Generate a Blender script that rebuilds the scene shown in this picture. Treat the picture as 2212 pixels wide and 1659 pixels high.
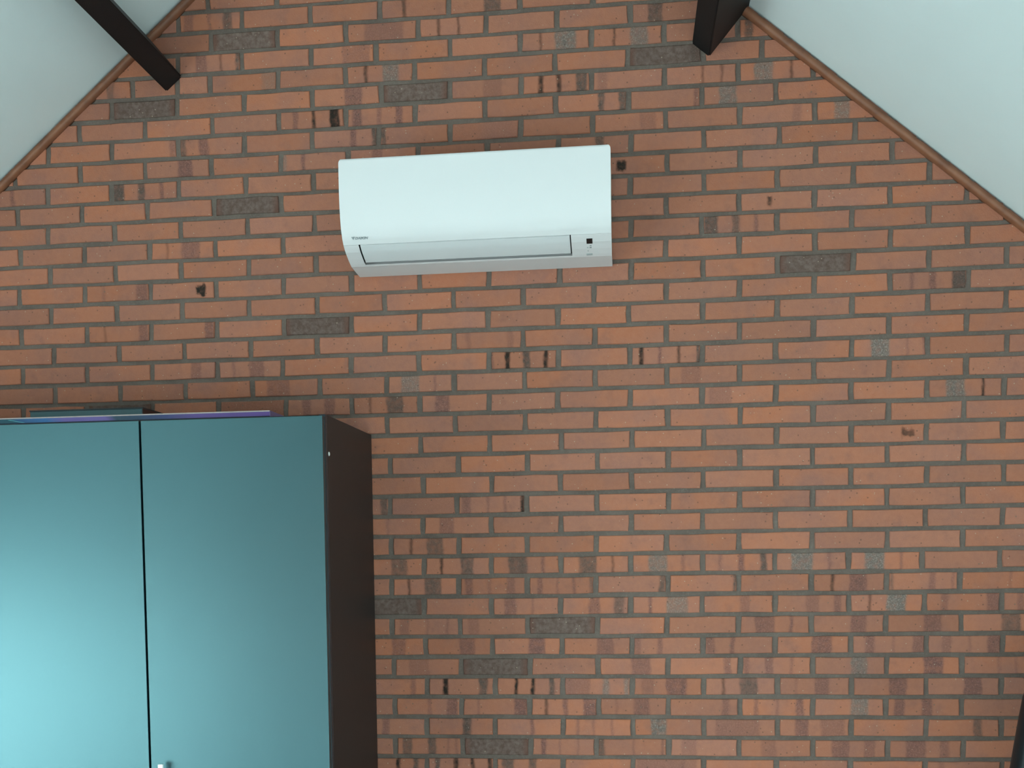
import bpy, bmesh, math, random
from mathutils import Vector, Matrix

# ------------------------------------------------------------------ clean
for o in list(bpy.data.objects):
    bpy.data.objects.remove(o, do_unlink=True)
scene = bpy.context.scene
COL = scene.collection
random.seed(11)

# ------------------------------------------------------------------ camera
# floor z = 0, brick gable face y = 0, room towards -y.  Image frame 2212 x 1659.
ZO = 3.2562                                   # height of the reference brick course above the floor
W_PX, H_PX, F_PX, PPX, PPY = 2212.0, 1659.0, 2700.066, 1013.12, 1363.97
CAM_R = Matrix(((0.9918308772, 0.1267054796, -0.0147388053),
                (-0.0066441993, -0.0640719978, -0.9979231602),
                (-0.1273866774, 0.9898689310, -0.0627067294)))
CAM_T = Vector((-0.339963, -3.933424, -1.624790 + ZO))
cam_data = bpy.data.cameras.new('camera')
cam_data.sensor_fit = 'HORIZONTAL'
cam_data.sensor_width = 36.0
cam_data.lens = F_PX * 36.0 / W_PX
cam_data.shift_x = (W_PX / 2 - PPX) / W_PX
cam_data.shift_y = (PPY - H_PX / 2) / W_PX
cam_data.clip_start = 0.05
cam = bpy.data.objects.new('camera', cam_data)
M = Matrix.Identity(4)
for i in range(3):
    M[i][0], M[i][1], M[i][2], M[i][3] = CAM_R[0][i], -CAM_R[1][i], -CAM_R[2][i], CAM_T[i]
cam.matrix_world = M
COL.objects.link(cam)
scene.camera = cam

# ------------------------------------------------------------------ world: overcast daylight
world = bpy.data.worlds.new('world')
scene.world = world
world.use_nodes = True
wn = world.node_tree
wn.nodes.clear()
w_out = wn.nodes.new('ShaderNodeOutputWorld')
w_bg = wn.nodes.new('ShaderNodeBackground')
w_geo = wn.nodes.new('ShaderNodeTexCoord')
w_sep = wn.nodes.new('ShaderNodeSeparateXYZ')
w_ramp = wn.nodes.new('ShaderNodeValToRGB')
w_map = wn.nodes.new('ShaderNodeMapRange')
w_map.inputs['From Min'].default_value = -0.25
w_map.inputs['From Max'].default_value = 0.35
wn.links.new(w_geo.outputs['Generated'], w_sep.inputs[0])
wn.links.new(w_sep.outputs['Z'], w_map.inputs['Value'])
wn.links.new(w_map.outputs[0], w_ramp.inputs[0])
w_ramp.color_ramp.elements[0].color = (0.42, 0.56, 0.56, 1)     # ground and greenery outside
w_ramp.color_ramp.elements[1].color = (0.70, 0.93, 0.97, 1)      # overcast sky
wn.links.new(w_ramp.outputs[0], w_bg.inputs['Color'])
w_bg.inputs['Strength'].default_value = SKY = 19.0
wn.links.new(w_bg.outputs[0], w_out.inputs[0])

# window openings out of view (built further down); a portal guides the daylight through each
# ridge of the roof at RX, RZ; both slopes 40 degrees
RX, RZ = -0.936, 0.805 + ZO
TAN = math.tan(math.radians(40.0))
ROOM_L, ROOM_R, ROOM_B = -4.30, 2.45, -6.40
DORMER_Y0, DORMER_Y1, DORMER_Z = -2.60, -6.20, 2.55
WIN_LEFT = (-6.05, -2.75, 0.05, 1.55)          # y0, y1, z0, z1 in the left dormer wall
WIN_BACK_ADDED = ((-4.20, -3.50, 0.05, 1.25), (-1.25, 0.75, 0.05, 1.50))   # x0, x1, z0, z1 in the back gable; added for door reflections and frontal fill
WIN_RIGHT_FILL = (-5.60, -3.90, 0.15, 1.10)         # y0, y1, z0, z1 in the right knee wall; added to brighten the left ceiling


def portal(name, loc, rot, sx, sy):
    d = bpy.data.lights.new(name, 'AREA')
    d.shape = 'RECTANGLE'
    d.size, d.size_y = sx, sy
    d.cycles.is_portal = True
    o = bpy.data.objects.new(name, d)
    o.location = loc
    o.rotation_euler = rot
    COL.objects.link(o)


y0, y1, z0, z1 = WIN_LEFT
portal('daylight_portal', (ROOM_L - 0.05, (y0 + y1) / 2, (z0 + z1) / 2), (0, -math.pi / 2, 0), z1 - z0, y1 - y0)
for x0, x1, z0, z1 in WIN_BACK_ADDED:
    portal('daylight_portal', ((x0 + x1) / 2, ROOM_B - 0.05, (z0 + z1) / 2), (math.pi / 2, 0, 0), x1 - x0, z1 - z0)

y0, y1, z0, z1 = WIN_RIGHT_FILL
portal('daylight_portal', (ROOM_R + 0.05, (y0 + y1) / 2, (z0 + z1) / 2), (0, math.pi / 2, 0), z1 - z0, y1 - y0)

scene.view_settings.view_transform = 'Standard'
scene.view_settings.look = 'None'
scene.view_settings.gamma = 1.0
scene.view_settings.use_curve_mapping = False
scene.view_settings.exposure = 0.0

# ------------------------------------------------------------------ measured brickwork (mm along the wall)
# head joints of each course, read off the photograph; course 0 is ZO above the floor, numbers grow downwards
JOINTS = {
    -2: [-1650,-1426],
    -1: [-1749,-1540,-1320,-1098,-881,-660,-438],
    0: [-1643,-1426,-1207,-978,-766,-547,-326],
    1: [-1755,-1544,-1319,-1112,-879,-662,-444,-225],
    2: [-1906,-1757,-1650,-1428,-992,-773,-555,-334,-108,65],
    3: [-1979,-1761,-1539,-1318,-1098,-882,-660,-445,-223,-4],
    4: [-2090,-1869,-1646,-1428,-1212,-991,-772,-554,-333,-113,106],
    5: [-2198,-1983,-1760,-1543,-1323,-1109,-883,-663,-442,-221,221],
    6: [-2314,-2092,-1873,-1653,-1425,-1207,-985,-767,-547,-326,-107,117,337],
    7: [-2204,-1988,-1763,-1541,-1321,-217,0,224,445],
    8: [-2310,-2090,-1869,-1647,-1427,-329,-107,111,333,552],
    9: [-2209,-1982,-1761,-1538,-1320,-220,-2,220,440,660],
    10: [-2306,-2086,-1866,-1646,-1423,-328,-114,110,330,551],
    11: [-2206,-1983,-1763,-1538,-1318,-222,-2,222,442,663],
    12: [-2315,-2090,-1867,-1647,-1426,-1205,-987,-768,-547,-328,-110,111,334,553,776],
    13: [-2208,-1983,-1763,-1540,-1317,-1099,-880,-662,-443,-222,-1,221,442,667],
    14: [-2313,-2087,-1869,-1648,-1428,-1208,-989,-772,-554,-336,-112,111,331,551,774],
    15: [-2203,-1980,-1759,-1538,-1320,-1101,-880,-663,-441,-223,-2,219,440,662],
    16: [-2313,-2091,-1870,-1650,-1435,-1211,-993,-771,-554,-334,-113,107,331,552,778],
    17: [-2204,-1981,-1759,-1536,-1315,-1098,-882,-660,-440,-220,-2,219,440,663],
    18: [-2315,-2096,-1872,-1650,-1427,-1211,-993,-773,-557,-333,-114,107,329,551,772],
    19: [-1098,-880,-660,-439,-219,0,218,439,658],
    20: [-992,-772,-548,-329,-109,109,330,550,770],
    21: [-1092,-873,-655,-436,-218,-2,216,436,658],
    22: [-986,-768,-551,-330,-112,108,329,552,774],
    23: [-1094,-879,-657,-438,-218,-1,217,436,658],
    24: [-990,-771,-551,-333,-114,107,327,548,772],
    25: [-1093,-875,-659,-442,-224,-4,216,438,658],
    26: [-988,-772,-552,-334,-115,104,324,540,765],
    27: [-1094,-877,-659,-444,-221,-5,214,437,651],
    28: [-990,-774,-555,-336,-116,105,326,548,772],
    29: [-1095,-875,-660,-440,-224,-5,214,435,656],
    30: [-987,-772,-552,-333,-113,106,333,554,776],
    31: [-1092,-873,-653,-439,-222,0,218,438,659],
    32: [-985,-765,-551,-333,-112,113,334,555,774],
    33: [-1091,-874,-656,-438,-221,-2,219,437,659],
    34: [-988,-768,-551,-331,-111,112,334,556,776],
    35: [-1091,-873,-654,-446,-220,-4,219,443,666],
    36: [-989,-769,-551,-332,-112,110,333,555,779],
}
STAINS = {
    -1: 'p5:-1730:-1700 p4:-1651:-1641 d7:-1601:-1573 c5:-1026:-1014 d7:-772:-720',
    0: 'F:-1625:-1436 p4:-1147:-1025 c6:-916:-908 c5:-855:-848 d7:-273:-229',
    1: 'p6:-1693:-1658 d7:-1564:-1544 c4:-1615:-1609 p4:-1218:-1131 c5:-602:-595 m8:-553:-491 m7:-325:-273 c6:-378:-371 d7:15:38',
    2: 'm3:-1480:-1435 d5:-1992:-1968 c6:-1150:-1140 m7:-1091:-1042 F:-325:-121 d6:-145:-111',
    3: 'F:-1970:-1774 p7:-1213:-1159 F:-1090:-877 p3:-776:-721 c7:-606:-592 c7:-551:-537 d8:-492:-459 p3:-424:-396 m7:43:97 c4:-113:-108 c4:-56:-51 c5:147:156',
    4: 'p6:-1383:-1365 c8:-1320:-1310 c9:-1263:-1233 p8:-1192:-1162 p5:-1113:-1098 p8:-1052:-1032 d8:-422:-406 d8:-361:-326 p6:-136:-118 m7:-60:-10',
    5: 'p5:-1788:-1768 d6:-1752:-1734 p7:-1691:-1660 p8:-1198:-1179 d8:-1129:-1085 p2:-875:-670 p3:-298:-252 p3:156:179 m6:278:321',
    6: 'p8:-1762:-1713 m5:-1417:-1406 p8:-1358:-1348 p5:-1130:-1096 d7:-433:-407',
    7: 'd9:-1990:-1945 d8:-1898:-1875 p7:-1826:-1813 p6:-2333:-2320 s9:-369:-341',
    8: 'F:-1640:-1434',
    9: 's7:81:93',
    10: 'p6:-1759:-1698 c3:-1809:-1803 d8:-112:-66 d6:-22:-1 p7:43:54',
    12: 'p6:-1914:-1878 s9:-1714:-1681 p3:-2030:-2019 F:120:332',
    13: 'c3:-669:-663 p6:498:509 p7:554:574 d9:621:669',
    14: 'F:-1423:-1217 p6:-1908:-1879 p7:-1687:-1659 c3:-2026:-2021',
    15: 'p3:-841:-828 p3:-712:-692',
    16: 'p5:-1737:-1704 p6:-1544:-1495 p4:-1600:-1590 p5:-766:-756 c9:-720:-705 d8:-664:-642 c9:-599:-587 c8:-305:-291 p7:-248:-237 c6:-190:-180 d8:-130:-109 m9:387:439 p4:488:495 p6:540:547',
    17: 'p5:-1487:-1413 m6:-1052:-993 p5:-946:-938 p3:-177:-120',
    18: 'F:-2101:-1869 p3:-1640:-1435 p6:-1371:-1346 p6:-1300:-1267 c4:-1156:-1148 d7:-1098:-1046 p7:-942:-898 m8:606:659 c8:708:715 p3:-93:-27',
    20: 's6:477:515',
    23: 'd7:-1125:-1097 p2:-1087:-885 p6:-863:-834 p5:-784:-777 p5:-730:-721 c8:-677:-662',
    24: 'p5:-936:-889 p3:-1106:-1098',
    25: 'c6:-1032:-1024 d6:-977:-925',
    26: 'd6:-1093:-1043 c8:-933:-928 d7:-869:-829 d7:-718:-659 p6:-613:-603 d7:-496:-441 c4:-393:-388 m7:-280:-223 p4:-179:-169 p4:-66:-56 p8:-5:12 d8:61:79 m8:154:219 p5:262:271 m9:372:429 p5:475:484',
    27: 'c6:-1039:-1034 d7:-987:-934 p6:-857:-832 p4:-785:-773 p5:-724:-699 p6:-626:-611 p4:-567:-560 p6:-516:-507 d5:-463:-441 d7:-247:-226 d8:-21:2 c6:272:281 p7:327:377 d5:446:455 p5:561:579 p4:627:633 p3:794:799',
    28: 'F:-1146:-998 p6:-732:-695 p4:-646:-639 p6:-466:-432 d6:-387:-358 p7:-281:-271 m6:-224:-160 p4:0:28 p4:198:237 p6:281:302 c5:384:391 m9:437:494 p5:598:616 p6:730:764 p5:817:836',
    29: 'F:-649:-442 p4:-1069:-1039 p3:-981:-976 p5:-919:-913 p3:-849:-814 p6:44:103 p7:149:159 p6:330:376 p6:546:598 d6:773:827',
    30: 'p5:-1095:-1050 p6:-877:-828 p8:-657:-606 p6:-441:-390 p4:-325:-306 p6:-255:-239 p5:-104:-78 p7:-31:-17 p7:215:275 p6:374:401 p3:456:460 p6:515:549 p4:599:626 p3:678:682 p7:732:770',
    31: 'F:-868:-658 p3:-1041:-976 p6:-333:-275 p6:-50:-29 p5:9:26 p6:75:98 p4:150:159 m7:333:379 p8:547:604 p3:764:768 p3:815:819',
    32: 'p5:-1037:-1022 c9:-932:-917 d8:-817:-790 c9:-703:-693 c9:-649:-639 d8:-593:-578 p4:-541:-464 m6:-425:-405 m6:-357:-343 p3:-304:-266 p7:-227:-165 p5:-181:-171 c5:-55:-48 d7:0:51 p3:166:171 p6:224:266 p7:445:498 p8:666:717',
    33: 'p4:-983:-971 p7:-920:-888 p4:-823:-816 p8:-704:-665 c5:-608:-598 p7:-549:-535 p8:-486:-447 p3:-384:-378 p6:-329:-278 p5:-55:-34 p5:42:54 p4:108:117 p7:168:192 m7:333:384 p7:462:491 p7:542:573',
    34: 'p6:-1133:-1110 d8:-871:-844 p7:-653:-641 p5:-508:-499 p4:-457:-452 p4:-399:-394 m8:-276:-228 p4:-76:56 p7:166:206 p4:243:313 d6:694:719',
    35: 'd6:-1066:-1036 d7:-983:-958 p4:-920:-915 p4:-895:-890 F:-867:-664 p8:-619:-605 p4:-563:-558 p4:-507:-502 d7:-441:-421 p4:-332:-327 p6:-243:-237 p3:-181:-134 p3:65:108 p6:276:327 p5:373:405 p6:497:556 p5:597:624',
    36: 'c8:-1087:-1075 d7:-1032:-1017 d8:-961:-946 c8:-901:-888 c8:-846:-836 c7:-791:-778 d7:-746:-709 d7:-660:-637 p4:-320:-170 p3:-182:-134 p3:593:611',
}
COURSE = 0.0640913
PITCH = 0.220

# ------------------------------------------------------------------ helpers


def proj(p):
    d = Vector(p) - CAM_T
    q = CAM_R @ d
    return q.x / q.z * F_PX + PPX, q.y / q.z * F_PX + PPY


def roof_z(x):
    return RZ - TAN * abs(x - RX)


def mesh_obj(name, verts, faces, mat=None, parent=None, smooth=False):
    me = bpy.data.meshes.new(name)
    me.from_pydata([tuple(v) for v in verts], [], faces)
    me.validate()
    me.update()
    return link(name, me, mat, parent, smooth)


def link(name, me, mat=None, parent=None, smooth=False):
    if mat:
        for m in (mat if isinstance(mat, (list, tuple)) else [mat]):
            me.materials.append(m)
    if smooth:
        for p in me.polygons:
            p.use_smooth = True
    o = bpy.data.objects.new(name, me)
    COL.objects.link(o)
    if parent:
        o.parent = parent
    return o


def bm_obj(name, bm, mat=None, parent=None, smooth=False):
    bmesh.ops.recalc_face_normals(bm, faces=bm.faces[:])
    me = bpy.data.meshes.new(name)
    bm.to_mesh(me)
    bm.free()
    return link(name, me, mat, parent, smooth)


def add_box(bm, x0, x1, y0, y1, z0, z1, bevel=0.0, seg=2):
    r = bmesh.ops.create_cube(bm, size=1.0)
    vs = r['verts']
    for v in vs:
        v.co = Vector(((x0 + x1) / 2 + v.co.x * (x1 - x0), (y0 + y1) / 2 + v.co.y * (y1 - y0), (z0 + z1) / 2 + v.co.z * (z1 - z0)))
    if bevel > 0:
        es = list({e for v in vs for e in v.link_edges})
        bmesh.ops.bevel(bm, geom=es, offset=bevel, segments=seg, affect='EDGES', profile=0.5)
    return vs


def box(name, x0, x1, y0, y1, z0, z1, mat, parent=None, bevel=0.0, seg=2):
    bm = bmesh.new()
    add_box(bm, x0, x1, y0, y1, z0, z1, bevel, seg)
    return bm_obj(name, bm, mat, parent)


def prism_y(name, pts, y0, y1, mat, parent=None):
    """polygon in x-z extruded along y"""
    n = len(pts)
    v = [(x, y0, z) for x, z in pts] + [(x, y1, z) for x, z in pts]
    f = [tuple(range(n)), tuple(range(2 * n - 1, n - 1, -1))]
    f += [(i, i + n, (i + 1) % n + n, (i + 1) % n) for i in range(n)]
    bm = bmesh.new()
    bv = [bm.verts.new(c) for c in v]
    for q in f:
        bm.faces.new([bv[i] for i in q])
    return bm_obj(name, bm, mat, parent)


def empty(name, loc):
    o = bpy.data.objects.new(name, None)
    o.empty_display_size = 0.1
    o.location = loc
    COL.objects.link(o)
    return o


def parent_keep(child, par):
    child.parent = par
    child.matrix_parent_inverse = par.matrix_basis.inverted()


def tag(o, label=None, cat=None, group=None, kind=None):
    if label:
        o['label'] = label
    if cat:
        o['category'] = cat
    if group:
        o['group'] = group
    if kind:
        o['kind'] = kind
    return o


# ------------------------------------------------------------------ materials


def new_mat(name):
    m = bpy.data.materials.new(name)
    m.use_nodes = True
    nt = m.node_tree
    nt.nodes.clear()
    out = nt.nodes.new('ShaderNodeOutputMaterial')
    b = nt.nodes.new('ShaderNodeBsdfPrincipled')
    nt.links.new(b.outputs[0], out.inputs[0])
    return m, nt, b


def N(nt, t, **kw):
    n = nt.nodes.new(t)
    for k, v in kw.items():
        setattr(n, k, v)
    return n


def math_n(nt, op, a, b=None, c=None, clamp=False):
    n = N(nt, 'ShaderNodeMath', operation=op)
    n.use_clamp = clamp
    for i, v in enumerate((a, b, c)):
        if v is None:
            continue
        if isinstance(v, (int, float)):
            n.inputs[i].default_value = v
        else:
            nt.links.new(v, n.inputs[i])
    return n.outputs[0]


def mix(nt, fac, a, b):
    n = N(nt, 'ShaderNodeMix', data_type='RGBA')
    for s, v in ((n.inputs[0], fac), (n.inputs[6], a), (n.inputs[7], b)):
        if isinstance(v, (int, float)):
            s.default_value = v
        elif isinstance(v, tuple):
            s.default_value = v + (1,) if len(v) == 3 else v
        else:
            nt.links.new(v, s)
    return n.outputs[2]


def noise(nt, scale, detail=3.0, rough=0.55, vec=None, dist=0.0):
    n = N(nt, 'ShaderNodeTexNoise')
    n.inputs['Scale'].default_value = scale
    n.inputs['Detail'].default_value = detail
    n.inputs['Roughness'].default_value = rough
    n.inputs['Distortion'].default_value = dist
    if vec is None:
        vec = N(nt, 'ShaderNodeNewGeometry').outputs['Position']
    nt.links.new(vec, n.inputs['Vector'])
    return n.outputs[0]


def remap(nt, v, a, b, c=0.0, d=1.0, smooth=False):
    n = N(nt, 'ShaderNodeMapRange')
    if smooth:
        n.interpolation_type = 'SMOOTHSTEP'
    for i, x in enumerate((v, a, b, c, d)):
        if isinstance(x, (int, float)):
            n.inputs[i].default_value = x
        else:
            nt.links.new(x, n.inputs[i])
    return n.outputs[0]


def bump(nt, b, h, strength, dist):
    n = N(nt, 'ShaderNodeBump')
    n.inputs['Strength'].default_value = strength
    n.inputs['Distance'].default_value = dist
    nt.links.new(h, n.inputs['Height'])
    nt.links.new(n.outputs[0], b.inputs['Normal'])


def simple(name, col, rough=0.5, metal=0.0, var=0.0, scale=20.0, bmp=0.0, spec=0.5):
    m, nt, b = new_mat(name)
    b.inputs['Roughness'].default_value = rough
    b.inputs['Metallic'].default_value = metal
    b.inputs['Specular IOR Level'].default_value = spec
    h = noise(nt, scale)
    lo = tuple(c * (1 - var) for c in col)
    hi = tuple(min(1, c * (1 + var)) for c in col)
    nt.links.new(mix(nt, h, lo, hi), b.inputs['Base Color'])
    if bmp:
        bump(nt, b, noise(nt, scale * 8), 0.4, bmp)
    return m


def brick_material(name, attr_type):
    m, nt, b = new_mat(name)
    pos = N(nt, 'ShaderNodeNewGeometry').outputs['Position']

    def att(nm, t):
        a = N(nt, 'ShaderNodeAttribute', attribute_name=nm)
        a.attribute_type = t
        s = N(nt, 'ShaderNodeSeparateXYZ')
        nt.links.new(a.outputs['Vector'], s.inputs[0])
        return s.outputs
    loc = att('local', 'GEOMETRY')
    tone = att('tone', attr_type)
    wob = noise(nt, 30.0, 3.0)
    u = math_n(nt, 'ADD', loc[0], math_n(nt, 'MULTIPLY', math_n(nt, 'SUBTRACT', wob, 0.5), 0.16))
    # base clay
    n1 = noise(nt, 7.0, 4.0)
    n2 = noise(nt, 60.0, 4.0, 0.65)
    base = mix(nt, tone[0], (0.450, 0.156, 0.085), (0.385, 0.154, 0.100))
    base = mix(nt, remap(nt, n1, 0.42, 0.68), base, (0.345, 0.146, 0.107))
    base = mix(nt, remap(nt, noise(nt, 16.0, 3.0), 0.56, 0.74, 0.0, 0.55), base, (0.270, 0.120, 0.092))
    base = mix(nt, remap(nt, n2, 0.35, 0.75, 0.0, 0.45), base, (0.480, 0.190, 0.116))
    # slow soft smudge somewhere on the stretcher
    # vitrified bricks
    vit = mix(nt, remap(nt, n2, 0.38, 0.66), (0.128, 0.075, 0.060), (0.205, 0.138, 0.115))
    vit = mix(nt, remap(nt, math_n(nt, 'ABSOLUTE', u), 0.78, 0.95, 0.0, 0.6), vit, (0.160, 0.066, 0.046))
    col = mix(nt, tone[2], base, vit)
    # kiln bands
    for nm in ('band_a', 'band_b', 'band_c', 'band_d', 'band_e'):
        s = att(nm, attr_type)
        kind = math_n(nt, 'FLOOR', math_n(nt, 'DIVIDE', s[2], 2.0))
        st = math_n(nt, 'SUBTRACT', s[2], math_n(nt, 'MULTIPLY', kind, 2.0))
        d = math_n(nt, 'ABSOLUTE', math_n(nt, 'SUBTRACT', u, s[0]))
        mask = remap(nt, d, math_n(nt, 'ADD', s[1], 0.05), math_n(nt, 'SUBTRACT', s[1], 0.045), 0.0, 1.0, True)
        # small round blemishes keep to the middle of the brick face
        spot = remap(nt, math_n(nt, 'ABSOLUTE', math_n(nt, 'ADD', loc[2], math_n(nt, 'MULTIPLY', math_n(nt, 'SUBTRACT', wob, 0.5), 2.5))), 0.75, 0.35)
        mask = math_n(nt, 'MULTIPLY', mask, math_n(nt, 'MAXIMUM', spot, math_n(nt, 'LESS_THAN', kind, 3.5)))
        r = N(nt, 'ShaderNodeValToRGB')
        r.color_ramp.interpolation = 'CONSTANT'
        e = r.color_ramp.elements
        e[0].position, e[0].color = 0.0, (0.215, 0.095, 0.078, 1)
        e[1].position, e[1].color = 0.17, (0.125, 0.080, 0.066, 1)
        x = e.new(0.36)
        x.color = (0.205, 0.152, 0.130, 1)
        x = e.new(0.55)
        x.color = (0.030, 0.020, 0.015, 1)
        nt.links.new(math_n(nt, 'DIVIDE', kind, 5.0), r.inputs[0])
        rag = remap(nt, n2, 0.25, 0.6, 0.55, 1.15)
        f = math_n(nt, 'MULTIPLY', math_n(nt, 'MULTIPLY', mask, st), rag, clamp=True)
        # speckle inside the grey sandy patches
        spk = remap(nt, noise(nt, 240.0, 2.0), 0.45, 0.75, 0.8, 1.6)
        sp = N(nt, 'ShaderNodeVectorMath', operation='SCALE')
        nt.links.new(r.outputs[0], sp.inputs[0])
        nt.links.new(spk, sp.inputs['Scale'])
        col = mix(nt, f, col, sp.outputs[0])
    # per-brick brightness, sand specks, dark pores
    vb = N(nt, 'ShaderNodeVectorMath', operation='SCALE')
    nt.links.new(col, vb.inputs[0])
    nt.links.new(remap(nt, tone[1], 0.0, 1.0, 0.90, 1.08), vb.inputs['Scale'])
    v1 = N(nt, 'ShaderNodeTexVoronoi')
    v1.inputs['Scale'].default_value = 95.0
    nt.links.new(pos, v1.inputs['Vector'])
    sc = N(nt, 'ShaderNodeSeparateColor')
    nt.links.new(v1.outputs['Color'], sc.inputs[0])
    pick = math_n(nt, 'GREATER_THAN', sc.outputs[0], 0.90)
    dot = math_n(nt, 'LESS_THAN', v1.outputs['Distance'], 0.17)
    col = mix(nt, math_n(nt, 'MULTIPLY', math_n(nt, 'MULTIPLY', pick, dot), 0.6), vb.outputs[0], (0.52, 0.40, 0.30))
    pick2 = math_n(nt, 'LESS_THAN', sc.outputs[1], 0.028)
    dot2 = math_n(nt, 'LESS_THAN', v1.outputs['Distance'], 0.22)
    col = mix(nt, math_n(nt, 'MULTIPLY', math_n(nt, 'MULTIPLY', pick2, dot2), 0.6), col, (0.10, 0.06, 0.045))
    nt.links.new(col, b.inputs['Base Color'])
    b.inputs['Roughness'].default_value = 0.88
    b.inputs['Specular IOR Level'].default_value = 0.25
    h = math_n(nt, 'ADD', math_n(nt, 'MULTIPLY', n2, 0.6), noise(nt, 220.0, 3.0))
    bump(nt, b, h, 0.55, 0.0022)
    return m


MAT_BRICK = brick_material('fired_brick', 'OBJECT')
MAT_BRICK_S = brick_material('fired_brick_courses', 'GEOMETRY')


def mortar_material():
    m, nt, b = new_mat('mortar')
    n1 = noise(nt, 9.0, 4.0)
    n2 = noise(nt, 120.0, 4.0, 0.7)
    c = mix(nt, remap(nt, n1, 0.35, 0.65), (0.132, 0.096, 0.080), (0.176, 0.130, 0.108))
    c = mix(nt, remap(nt, n2, 0.5, 0.75, 0.0, 0.6), c, (0.22, 0.178, 0.145))
    nt.links.new(c, b.inputs['Base Color'])
    b.inputs['Roughness'].default_value = 0.95
    bump(nt, b, n2, 0.8, 0.003)
    return m


MAT_MORTAR = mortar_material()
MAT_CEIL = simple('white_ceiling_board', (0.83, 0.90, 0.90), 0.7, var=0.02, scale=6, bmp=0.0008)
MAT_WALL = simple('white_plaster', (0.82, 0.84, 0.83), 0.85, var=0.03, scale=4, bmp=0.001)
MAT_WALL_BACK = simple('rear_brick_tone', (0.33, 0.16, 0.11), 0.9, var=0.2, scale=12, bmp=0.002)
MAT_BEAM = simple('black_painted_timber', (0.007, 0.007, 0.008), 0.55, var=0.25, scale=40, bmp=0.001, spec=0.3)
MAT_AC = simple('white_plastic', (0.77, 0.735, 0.735), 0.5, var=0.01, scale=3, spec=0.3)
MAT_AC_VANE = simple('white_plastic_vane', (0.74, 0.73, 0.735), 0.5, var=0.01, scale=3)
MAT_AC_DARK = simple('dark_outlet_interior', (0.012, 0.013, 0.015), 0.6)
MAT_DISPLAY = simple('black_sensor_window', (0.008, 0.010, 0.012), 0.2)
MAT_PRINT = simple('grey_print', (0.30, 0.32, 0.33), 0.5)
MAT_PRINT_L = simple('pale_grey_print', (0.42, 0.46, 0.47), 0.5)
MAT_DOOR = simple('teal_satin_door_laminate', (0.006, 0.018, 0.024), 0.33, var=0.04, scale=3, spec=1.0)
MAT_DOOR.node_tree.nodes['Principled BSDF'].inputs['Specular Tint'].default_value = (0.50, 0.93, 1.0, 1)
MAT_DOOR.node_tree.nodes['Principled BSDF'].inputs['IOR'].default_value = 1.68
MAT_CARCASS = simple('black_brown_carcass', (0.024, 0.018, 0.017), 0.5, var=0.12, scale=30, spec=0.35)
MAT_HANDLE = simple('white_satin_metal', (0.85, 0.86, 0.86), 0.3)
MAT_CAP = simple('pale_screw_cap', (0.75, 0.75, 0.72), 0.4)
MAT_FLOOR = simple('pale_grey_floor', (0.68, 0.70, 0.70), 0.5, var=0.15, scale=5)
MAT_FRAME = simple('white_window_frame', (0.75, 0.76, 0.75), 0.4)
MAT_CHAIR = simple('black_leather', (0.006, 0.009, 0.011), 0.45, var=0.2, scale=60, bmp=0.0008, spec=0.35)
MAT_CHROME = simple('chair_base_metal', (0.05, 0.05, 0.055), 0.35, metal=0.6)


def trim_material():
    m, nt, b = new_mat('brown_stained_wood')
    n = noise(nt, 18.0, 4.0)
    c = mix(nt, remap(nt, n, 0.35, 0.65), (0.190, 0.066, 0.032), (0.290, 0.108, 0.052))
    nt.links.new(c, b.inputs['Base Color'])
    b.inputs['Roughness'].default_value = 0.5
    return m


MAT_TRIM = trim_material()


def glass_material():
    m = bpy.data.materials.new('window_glass')
    m.use_nodes = True
    nt = m.node_tree
    nt.nodes.clear()
    out = N(nt, 'ShaderNodeOutputMaterial')
    t = N(nt, 'ShaderNodeBsdfTransparent')
    g = N(nt, 'ShaderNodeBsdfGlossy')
    g.inputs['Roughness'].default_value = 0.02
    mx = N(nt, 'ShaderNodeMixShader')
    mx.inputs[0].default_value = 0.06
    nt.links.new(t.outputs[0], mx.inputs[1])
    nt.links.new(g.outputs[0], mx.inputs[2])
    nt.links.new(mx.outputs[0], out.inputs[0])
    return m


MAT_GLASS = glass_material()


def box_print_material():
    """printed carton: blocks of purple, blue and dark teal along its length"""
    m, nt, b = new_mat('purple_printed_carton')
    s = N(nt, 'ShaderNodeSeparateXYZ')
    nt.links.new(N(nt, 'ShaderNodeNewGeometry').outputs['Position'], s.inputs[0])
    slant = math_n(nt, 'ADD', s.outputs[0], math_n(nt, 'MULTIPLY', s.outputs[2], 1.2))
    u = remap(nt, slant, -2.40 + 1.2 * (ZO - 1.23), -1.30 + 1.2 * (ZO - 1.23), 0.0, 1.0)
    r = N(nt, 'ShaderNodeValToRGB')
    e = r.color_ramp.elements
    stops = [(0.0, (.30, .16, .50)), (0.14, (.01, .09, .14)), (0.275, (.008, .10, .15)), (0.30, (.02, .12, .30)), (0.37, (.03, .18, .48)),
             (0.42, (.20, .13, .45)), (0.535, (.21, .13, .44)), (0.56, (.012, .05, .10)), (0.62, (.012, .05, .12)), (0.70, (.05, .06, .22)),
             (0.78, (.16, .08, .34)), (1.0, (.15, .07, .33))]
    while len(e) < len(stops):
        e.new(0.5)
    for el, (p, c) in zip(e, stops):
        el.position = p
        el.color = c + (1,)
    nt.links.new(u, r.inputs[0])
    nt.links.new(r.outputs[0], b.inputs['Base Color'])
    b.inputs['Roughness'].default_value = 0.3
    return m


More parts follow.
